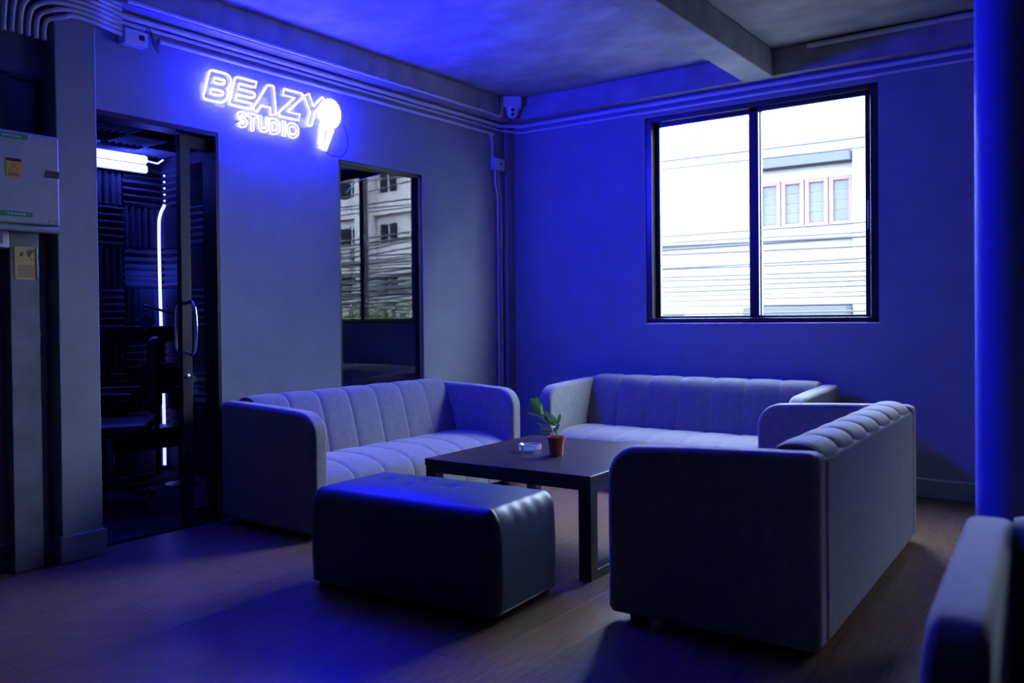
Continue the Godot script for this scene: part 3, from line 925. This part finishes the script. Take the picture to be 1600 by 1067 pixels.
func make_sofa(label: String) -> Node3D:
	# its back stands on z = 0, it faces +z, its middle is x = 0
	var t := thing("velvet_sofa", label, "sofa", Vector3.ZERO, 0.0, "grey velvet sofas")
	var hw := SW / 2.0
	var arm_t := 0.095
	var inner := SW - 2.0 * arm_t
	obj("base", box(Vector3(-hw + 0.05, 0.035, 0.02), Vector3(hw - 0.05, 0.26, SD - 0.06), 0.01), M.velvet, t)
	obj("back_panel", box(Vector3(-hw + arm_t, 0.03, 0.0), Vector3(hw - arm_t, 0.638, 0.10), 0.016), M.velvet, t)
	var prof := []
	prof.append_array([Vector2(0.02, 0.03), Vector2(SD - 0.02, 0.03), Vector2(SD, 0.05), Vector2(SD, 0.30), Vector2(SD, 0.50)])
	for q in arc(Vector2(SD - 0.12, 0.515), 0.12, 0.12, 8, 82, 9):
		prof.append(q)
	prof.append_array([Vector2(SD - 0.16, 0.638), Vector2(0.40, 0.648), Vector2(0.20, 0.655), Vector2(0.035, 0.66), Vector2(0.008, 0.65), Vector2(0.0, 0.63), Vector2(0.0, 0.30), Vector2(0.0, 0.05)])
	var arm := slab_round(prof, arm_t, 0.024)
	obj("arm", arm, M.velvet, t, Vector3(-hw, 0, 0))
	obj("arm", arm, M.velvet, t, Vector3(hw - arm_t, 0, 0))
	var n := 7
	var w := inner / n
	var back := smooth([Vector2(0.285, 0.26), Vector2(0.27, 0.36), Vector2(0.235, 0.50), Vector2(0.20, 0.61), Vector2(0.165, 0.665), Vector2(0.11, 0.683), Vector2(0.05, 0.675), Vector2(0.012, 0.64), Vector2(0.004, 0.59)], 4)
	var seat := smooth([Vector2(0.22, 0.335), Vector2(0.36, 0.347), Vector2(0.50, 0.347), Vector2(0.60, 0.335), Vector2(0.68, 0.30), Vector2(0.715, 0.24), Vector2(0.722, 0.15), Vector2(0.72, 0.05)], 4)
	var strip := func(pr: Array, puff: float, mid: Vector2) -> ArrayMesh:
		var nrm := []
		for i in pr.size():
			var e: Vector2 = (pr[mini(i + 1, pr.size() - 1)] - pr[maxi(i - 1, 0)]).normalized()
			var q := Vector2(e.y, -e.x)
			nrm.append(q if q.dot(pr[i] - mid) > 0.0 else -q)
		var f := func(u: float, v: float) -> Vector3:
			var i := int(round(v * (pr.size() - 1)))
			var e := absf(2.0 * u - 1.0)
			var k := puff * (sqrt(maxf(0.0, 1.0 - pow(e, 3.2))) - 1.0)
			var q: Vector2 = pr[i] + nrm[i] * k
			return Vector3(u * w, q.y, q.x)
		return surface(16, pr.size() - 1, f, Vector3(w / 2, mid.y, mid.x))
	var bm: ArrayMesh = strip.call(back, 0.011, Vector2(0.1, 0.4))
	var sm: ArrayMesh = strip.call(seat, 0.010, Vector2(0.4, 0.1))
	var side := PackedVector2Array()
	for q in back:
		side.append(Vector2(q.x, q.y).lerp(Vector2(0.12, 0.45), 0.035))
	for e in [-inner / 2, inner / 2 - 0.004]:
		obj("back_end", plate(side, func(q): return Vector3(e, q.y, q.x), Vector3(0.004, 0, 0)), M.velvet, t)
	for k in n:
		obj("back_channel", bm, M.velvet, t, Vector3(-inner / 2 + w * k, 0, 0))
		obj("seat_channel", sm, M.velvet, t, Vector3(-inner / 2 + w * k, 0, 0))
	for q in [[-hw + 0.06, 0.06], [hw - 0.11, 0.06], [-hw + 0.06, SD - 0.11], [hw - 0.11, SD - 0.11]]:
		obj("leg", box(Vector3(q[0], 0, q[1]), Vector3(q[0] + 0.05, 0.04, q[1] + 0.05), 0.004), M.black_plastic, t)
	return t

func copy(o: Node3D, label: String) -> Node3D:
	var c := o.duplicate()
	c.name = numbered("velvet_sofa")
	add_child(c)
	c.set_meta("label", label)
	return c

func furniture() -> void:
	var a := make_sofa("grey channel-tufted velvet sofa against the sign wall")
	a.position = Vector3(0.045, 0, 1.865)
	a.rotation.y = PI / 2
	var b := copy(a, "grey channel-tufted velvet sofa under the window")
	b.position = Vector3(1.69, 0, 0.06)
	b.rotation.y = 0.0
	var c := copy(a, "grey velvet sofa turned away, its flat back towards the column")
	c.position = Vector3(3.225, 0, 1.965)
	c.rotation.y = -PI / 2 + 0.028
	var d := copy(a, "blurred closest grey velvet sofa, only one arm showing")
	d.position = Vector3(3.74, 0, 3.40) + Vector3(SW / 2, 0, 0)
	d.rotation.y = 0.05
	table_and_top()
	ottoman()

func table_and_top() -> void:
	var t := thing("coffee_table", "low dark wooden coffee table on black metal frames", "table", Vector3(1.776, 0, 2.075), 0.026)
	var hx := 0.445
	var hz := 0.4635
	obj("table_top", box(Vector3(-hx, 0.405, -hz), Vector3(hx, 0.438, hz), 0.0025), M.walnut, t)
	obj("apron", box(Vector3(-hx + 0.01, 0.375, hz - 0.06), Vector3(hx - 0.01, 0.405, hz - 0.005), 0.002), M.black_metal, t)
	obj("apron", box(Vector3(-hx + 0.01, 0.375, -hz + 0.005), Vector3(hx - 0.01, 0.405, -hz + 0.06), 0.002), M.black_metal, t)
	for s in [-1.0, 1.0]:
		var x0: float = hx - 0.062 if s > 0 else -hx + 0.002
		for z in [-hz + 0.004, hz - 0.064]:
			obj("leg", box(Vector3(x0, 0.0, z), Vector3(x0 + 0.06, 0.405, z + 0.06), 0.003), M.black_metal, t)
		obj("floor_bar", box(Vector3(x0, 0.0, -hz + 0.06), Vector3(x0 + 0.06, 0.04, hz - 0.06), 0.003), M.black_metal, t)
		obj("side_rail", box(Vector3(x0, 0.365, -hz + 0.06), Vector3(x0 + 0.06, 0.405, hz - 0.06), 0.003), M.black_metal, t)
	# ashtray
	var y := 0.4385
	var ash := thing("ashtray", "faceted clear glass ashtray on the coffee table", "ashtray", Vector3(1.635, y, 2.10), 0.3)
	var st := mb()
	lathe_to(st, [Vector2(0, 0), Vector2(0.048, 0), Vector2(0.058, 0.006), Vector2(0.062, 0.032), Vector2(0.052, 0.034)], 8)
	lathe_to(st, [Vector2(0.052, 0.034), Vector2(0.042, 0.026), Vector2(0.036, 0.011), Vector2(0, 0.010)], 8)
	obj("bowl", st.commit(), M.clear_glass, ash)
	plant(Vector3(1.815, y, 2.14))

func leaf_mesh(len: float, wid: float, fold: float, bend: float) -> ArrayMesh:
	var f := func(u: float, v: float) -> Vector3:
		var s := (u - 0.5) * 2.0
		var wv := wid * 0.5 * pow(sin(PI * pow(clampf(v, 0.001, 1.0), 0.8)), 0.75)
		return Vector3(s * wv, len * v, fold * wv * s * s + bend * v * v * len - 0.02 * len * v)
	return surface(6, 12, f, Vector3(0, len / 2, -1.0))

func plant(at: Vector3) -> void:
	var t := thing("potted_plant", "small green plant in a terracotta pot on the coffee table", "plant", at)
	var pot := obj("pot", lathe([Vector2(0, 0), Vector2(0.032, 0), Vector2(0.039, 0.072), Vector2(0.0435, 0.072), Vector2(0.0445, 0.088), Vector2(0.041, 0.088), Vector2(0.039, 0.074), Vector2(0.038, 0.07)], 32), M.terracotta, t)
	obj("soil", lathe([Vector2(0.0385, 0.068), Vector2(0.03, 0.072), Vector2(0, 0.074)], 20), M.soil, pot)
	# stems and leaves in a frame turned to where they lean: right across the view, up, and towards the viewer
	var right := Vector3(0.81, 0, -0.586)
	var near := Vector3(0.586, 0, 0.81)
	var pos := func(a: float, b: float, c: float) -> Vector3: return right * a + Vector3.UP * b + near * c
	var px := 0.00305
	var at_px := func(x: float, y: float, c: float) -> Vector3: return pos.call((x - 867.0) * px, 0.088 + (684.0 - y) * px, c)
	obj("stem", tube(smooth([at_px.call(864, 688, 0.0), at_px.call(859, 670, -0.005), at_px.call(851, 654, -0.01), at_px.call(843, 638, -0.005), at_px.call(839, 628, 0.0)], 5), 0.0026, 7), M.stem, t)
	obj("stem", tube(smooth([at_px.call(867, 688, 0.01), at_px.call(866, 672, 0.015), at_px.call(867, 655, 0.02)], 5), 0.002, 7), M.stem, t)
	obj("stem", tube(smooth([at_px.call(870, 688, 0.0), at_px.call(868, 674, 0.0), at_px.call(873, 658, 0.005)], 5), 0.0018, 7), M.stem, t)
	# from, to, width in px, twist about its own length, depth of both ends, young
	var leaves := [
		[845, 646, 827, 623, 17, 0.3, -0.005, -0.02, 0], [842, 640, 838, 619, 8, 0.9, 0.0, 0.02, 1], [846, 652, 822, 643, 7, 1.0, 0.0, 0.02, 0],
		[846, 650, 843, 632, 7, -0.8, 0.0, 0.02, 1], [851, 660, 846, 640, 9, 0.6, 0.0, -0.02, 1], [854, 665, 828, 655, 7, 0.9, 0.0, 0.03, 0],
		[853, 662, 851, 642, 8, -0.5, -0.01, -0.03, 0], [861, 671, 843, 670, 9, 1.1, 0.0, 0.04, 0], [858, 668, 868, 655, 9, 0.4, -0.01, -0.04, 0],
		[866, 668, 855, 654, 7, 0.5, 0.015, 0.03, 1], [867, 662, 859, 648, 7, -0.3, 0.02, 0.02, 0], [868, 664, 875, 648, 7, 0.5, 0.02, 0.02, 0],
		[866, 667, 856, 661, 7, 0.7, 0.02, 0.05, 0], [862, 676, 848, 676, 9, 1.2, 0.0, 0.03, 0], [864, 678, 872, 664, 8, -0.6, 0.0, -0.03, 0],
	]
	for q in leaves:
		var a: Vector3 = at_px.call(q[0], q[1], q[6])
		var b: Vector3 = at_px.call(q[2], q[3], q[7])
		var up := (b - a).normalized()
		var face := (near - up * near.dot(up)).normalized().rotated(up, q[5])
		var o := obj("leaf", leaf_mesh(a.distance_to(b), q[4] * px, 0.25, -0.12), M.leaf_young if q[8] else M.leaf, t)
		o.basis = Basis(up.cross(face), up, face)
		o.position = a

func ottoman() -> void:
	var t := thing("ottoman_bench", "navy leather upholstered ottoman bench with buttoned top", "ottoman", Vector3(1.735, 0, 2.95), 0.06)
	var hx := 0.460
	var hz := 0.235
	var cr := 0.05
	var poly := []
	var nrm := []
	for q in [[1.0, 1.0, 0.0], [-1.0, 1.0, 90.0], [-1.0, -1.0, 180.0], [1.0, -1.0, 270.0]]:
		for v in arc(Vector2.ZERO, 1.0, 1.0, q[2], q[2] + 90.0, 6):
			nrm.append(v)
			poly.append(Vector2(q[0] * (hx - cr), q[1] * (hz - cr)) + v * cr)
	# points along the straight sides, so that pleats and swells can show
	var full := []
	var fnrm := []
	for i in poly.size():
		full.append(poly[i])
		fnrm.append(nrm[i])
		var nx: Vector2 = poly[(i + 1) % poly.size()]
		var steps := int(poly[i].distance_to(nx) / 0.02)
		for k in range(1, steps):
			full.append(poly[i].lerp(nx, float(k) / steps))
			fnrm.append(nrm[i])
	var n := full.size()
	var top_y := func(p: Vector2) -> float:
		var ex := clampf(absf(p.x) / (hx - cr), 0.0, 1.0)
		var ez := clampf(absf(p.y) / (hz - cr), 0.0, 1.0)
		var y := 0.408 + 0.020 * (1.0 - pow(ex, 4.0)) * (1.0 - pow(ez, 4.0))
		for g in [[-0.22, 0.0], [-0.08, -0.06], [-0.08, 0.06], [0.10, 0.0]]:
			var dd := Vector2(p.x - g[0], p.y - g[1]).length()
			y -= 0.010 * exp(-dd * dd / 0.0009)
		return y
	var f := func(u: float, v: float) -> Vector3:
		var k := int(round(u * n)) % n
		var q: Vector2 = full[k]
		var o: Vector2 = fnrm[k]
		if v < 0.45:
			var s := 0.005 * sin(PI * v / 0.45)
			return Vector3(q.x + o.x * s, lerpf(0.03, 0.335, v / 0.45), q.y + o.y * s)
		var a := (v - 0.45) / 0.55 * PI / 2.0
		var end := clampf((absf(q.x) - (hx - 0.05)) / 0.05, 0.0, 1.0)
		var pleat := 0.0035 * end * pow(maxf(0.0, sin(q.y * 75.0)), 6.0) * sin(2.0 * a)
		var inset := cr * (1.0 - cos(a)) + pleat
		return Vector3(q.x - o.x * inset, 0.335 + 0.073 * sin(a) - pleat, q.y - o.y * inset)
	obj("upholstery", surface(n, 26, f, Vector3(0, 0.15, 0)), M.leather, t)
	var lid := func(u: float, v: float) -> Vector3:
		var p := Vector2(lerpf(-hx + cr, hx - cr, u), lerpf(-hz + cr, hz - cr, v))
		return Vector3(p.x, top_y.call(p), p.y)
	obj("cushion_top", surface(60, 30, lid, Vector3(0, -1, 0)), M.leather, t)
	for g in [[-0.22, 0.0], [-0.08, -0.06], [-0.08, 0.06], [0.10, 0.0]]:
		obj("button", lathe([Vector2(0.010, 0), Vector2(0.008, 0.004), Vector2(0, 0.006)], 14), M.leather, t, Vector3(g[0], top_y.call(Vector2(g[0], g[1])) - 0.001, g[1]))
	var ring := []
	for q in poly:
		ring.append(Vector3(q.x, 0.033, q.y))
	obj("piping", tube(ring, 0.004, 6, true), M.leather, t)
	for q in [[-hx + 0.03, -hz + 0.03], [hx - 0.08, -hz + 0.03], [-hx + 0.03, hz - 0.08], [hx - 0.08, hz - 0.08]]:
		obj("foot", box(Vector3(q[0], 0, q[1]), Vector3(q[0] + 0.05, 0.036, q[1] + 0.05), 0.003), M.black_plastic, t)

# ------------------------------------------------------------------ outside the window
func outside() -> void:
	struct("floor_street", box(Vector3(-60, -4.2, -60), Vector3(60, -4.0, -0.6)), M.asphalt, "street far below the window")
	var a := thing("shophouse", "white shophouse with wooden casement windows across the street", "building", Vector3(0, 0, -9))
	obj("wall", box(Vector3(-9, -4, -4), Vector3(1.2, 4.5, 0), 0.02), M.plaster_white, a)
	obj("pilaster", box(Vector3(0.42, -4, 0), Vector3(0.8, 4.5, 0.2), 0.01), M.plaster_white, a)
	obj("ledge", box(Vector3(-9, 2.35, 0), Vector3(0.42, 2.52, 0.25), 0.01), M.plaster_white, a)
	obj("sun_canopy", box(Vector3(-1.25, 3.56, 0), Vector3(0.40, 3.74, 0.30), 0.01), M.canopy_sheet, a)
	obj("lower_canopy", box(Vector3(-1.3, 0.85, 0), Vector3(0.40, 1.22, 0.5), 0.01), M.canopy_sheet, a)
	obj("lower_wall_band", box(Vector3(-1.3, 1.24, 0), Vector3(0.40, 1.52, 0.06), 0.01), M.plaster_cream, a)
	obj("side_canopy", box(Vector3(-4.2, 0.85, 0), Vector3(-2.6, 1.12, 0.5), 0.01), M.canopy_sheet, a)
	for k in 4:
		var x0 := -1.17 + 0.395 * k
		var st := mb()
		box_to(st, Vector3(x0, 2.56, 0), Vector3(x0 + 0.07, 3.36, 0.06), 0.004)
		box_to(st, Vector3(x0 + 0.31, 2.56, 0), Vector3(x0 + 0.38, 3.36, 0.06), 0.004)
		box_to(st, Vector3(x0 + 0.07, 2.56, 0), Vector3(x0 + 0.31, 2.62, 0.058), 0.004)
		box_to(st, Vector3(x0 + 0.07, 3.29, 0), Vector3(x0 + 0.31, 3.36, 0.058), 0.004)
		var c := obj("casement", st.commit(), M.teak, a)
		for r in 4:
			obj("pane", box(Vector3(x0 + 0.07, 2.635 + 0.165 * r, 0), Vector3(x0 + 0.31, 2.785 + 0.165 * r, 0.02)), M.dusty_glass, c)
	# taller block further along, seen only in the dark glazing
	var b := thing("apartment_block", "cream apartment block with dark shutters mirrored in the dark glazing", "building", Vector3(0, 0, -9))
	obj("wall", box(Vector3(10.6, -4, -5), Vector3(24, 9, 0), 0.02), M.plaster_cream, b)
	obj("corner_pier", box(Vector3(12.75, -4, 0), Vector3(13.25, 9, 0.35), 0.02), M.plaster_cream, b)
	for r in 5:
		obj("ledge", box(Vector3(10.6, 3.72 + 1.55 * (r - 2), 0), Vector3(24, 3.86 + 1.55 * (r - 2), 0.14), 0.01), M.plaster_cream, b)
	for r in 5:
		var y := 3.03 + 1.28 * (r - 1)
		for x in [11.95, 13.45, 14.0, 14.7, 15.4]:
			for k in 2:
				var sh := obj("shutter", box(Vector3(x + 0.36 * k, y, 0), Vector3(x + 0.36 * k + 0.24, y + 0.46, 0.05), 0.004), M.shutter, b)
				for n in 5:
					obj("slat", box(Vector3(x + 0.36 * k + 0.02, y + 0.03 + 0.085 * n, 0.05), Vector3(x + 0.36 * k + 0.22, y + 0.075 + 0.085 * n, 0.065)), M.shutter, sh)
	obj("air_conditioner", box(Vector3(13.4, 2.55, 0.02), Vector3(13.95, 2.95, 0.4), 0.01), M.plaster_white, b)
	# cables along the street
	var rank := ["first", "second", "third", "fourth", "fifth", "sixth", "seventh", "eighth", "ninth", "tenth", "eleventh", "twelfth", "thirteenth", "fourteenth", "fifteenth", "sixteenth", "seventeenth", "eighteenth"]
	for k in 18:
		var y: float = [3.02, 2.93, 2.10, 2.02, 1.98, 1.95, 1.88, 1.72, 1.70, 1.60, 1.55, 1.48, 1.42, 1.36, 1.30, 1.22, 1.12, 1.05][k]
		var z := -4.2 - 0.07 * k
		var dy := rng.randf_range(-0.10, 0.12)
		var p := []
		for i in 17:
			var u := i / 16.0
			p.append(Vector3(lerpf(-10, 20, u), y + dy * (u - 0.33) * 4.0 + 0.35 * (4.0 * (u - 0.42) * (u - 0.42) - 0.05), z))
		tag(obj("overhead_cable", tube(p, rng.randf_range(0.011, 0.015), 6), M.cable), "thin dark overhead cable outside the window, " + rank[k] + " from the top", "cable", "overhead cables outside the window")
	for k in 28:
		var y := rng.randf_range(0.9, 2.6) if k < 20 else rng.randf_range(2.4, 4.4)
		var z := -5.6 - 0.078 * k
		var p := []
		var sag := rng.randf_range(0.2, 0.8)
		var e := rng.randf_range(-0.7, 0.9)
		for i in 13:
			var u := i / 12.0
			p.append(Vector3(lerpf(4.6, 19, u), y + e * u - sag * 4.0 * u * (1.0 - u) + 0.3, z))
		tag(obj("overhead_cable", tube(p, rng.randf_range(0.014, 0.03), 6), M.cable), "tangled dark overhead cable mirrored in the dark glazing", "cable", "cables mirrored in the dark glazing")
	var pole := obj("utility_pole", lathe([Vector2(0.13, -4.0), Vector2(0.09, 6.0)], 14), M.plaster_cream, null, Vector3(4.6, 0, -3.9))
	tag(pole, "concrete utility pole carrying the street cables", "pole")
	# shrubs below the block
	var st := mb()
	for k in 2400:
		var c := Vector3(clampf(rng.randfn(11.5, 1.6), 7.5, 15.5), rng.randf_range(-0.8, 1.0) + 0.5 * sin(rng.randf() * 9.0), clampf(rng.randfn(-8.1, 0.15), -8.3, -7.95))
		var u := Vector3(rng.randfn(0, 1), rng.randfn(0, 1), rng.randfn(0, 1)).normalized()
		var v := u.cross(Vector3(rng.randfn(0, 1), rng.randfn(0, 1), rng.randfn(0, 1))).normalized()
		var nn := u.cross(v)
		quad(st, c - u * 0.12, c - v * 0.05, c + u * 0.12, c + v * 0.05, nn)
	var g := obj("shrub_foliage", st.commit(), M.bush_leaf)
	g.set_meta("kind", "stuff")
	tag(g, "leafy green shrubs along the street mirrored in the glazing", "foliage")

func _ready() -> void:
	rng.seed = 7
	lights_and_camera()
	materials()
	room()
	glazing()
	wall_sign()
	outside()
	furniture()
	services()
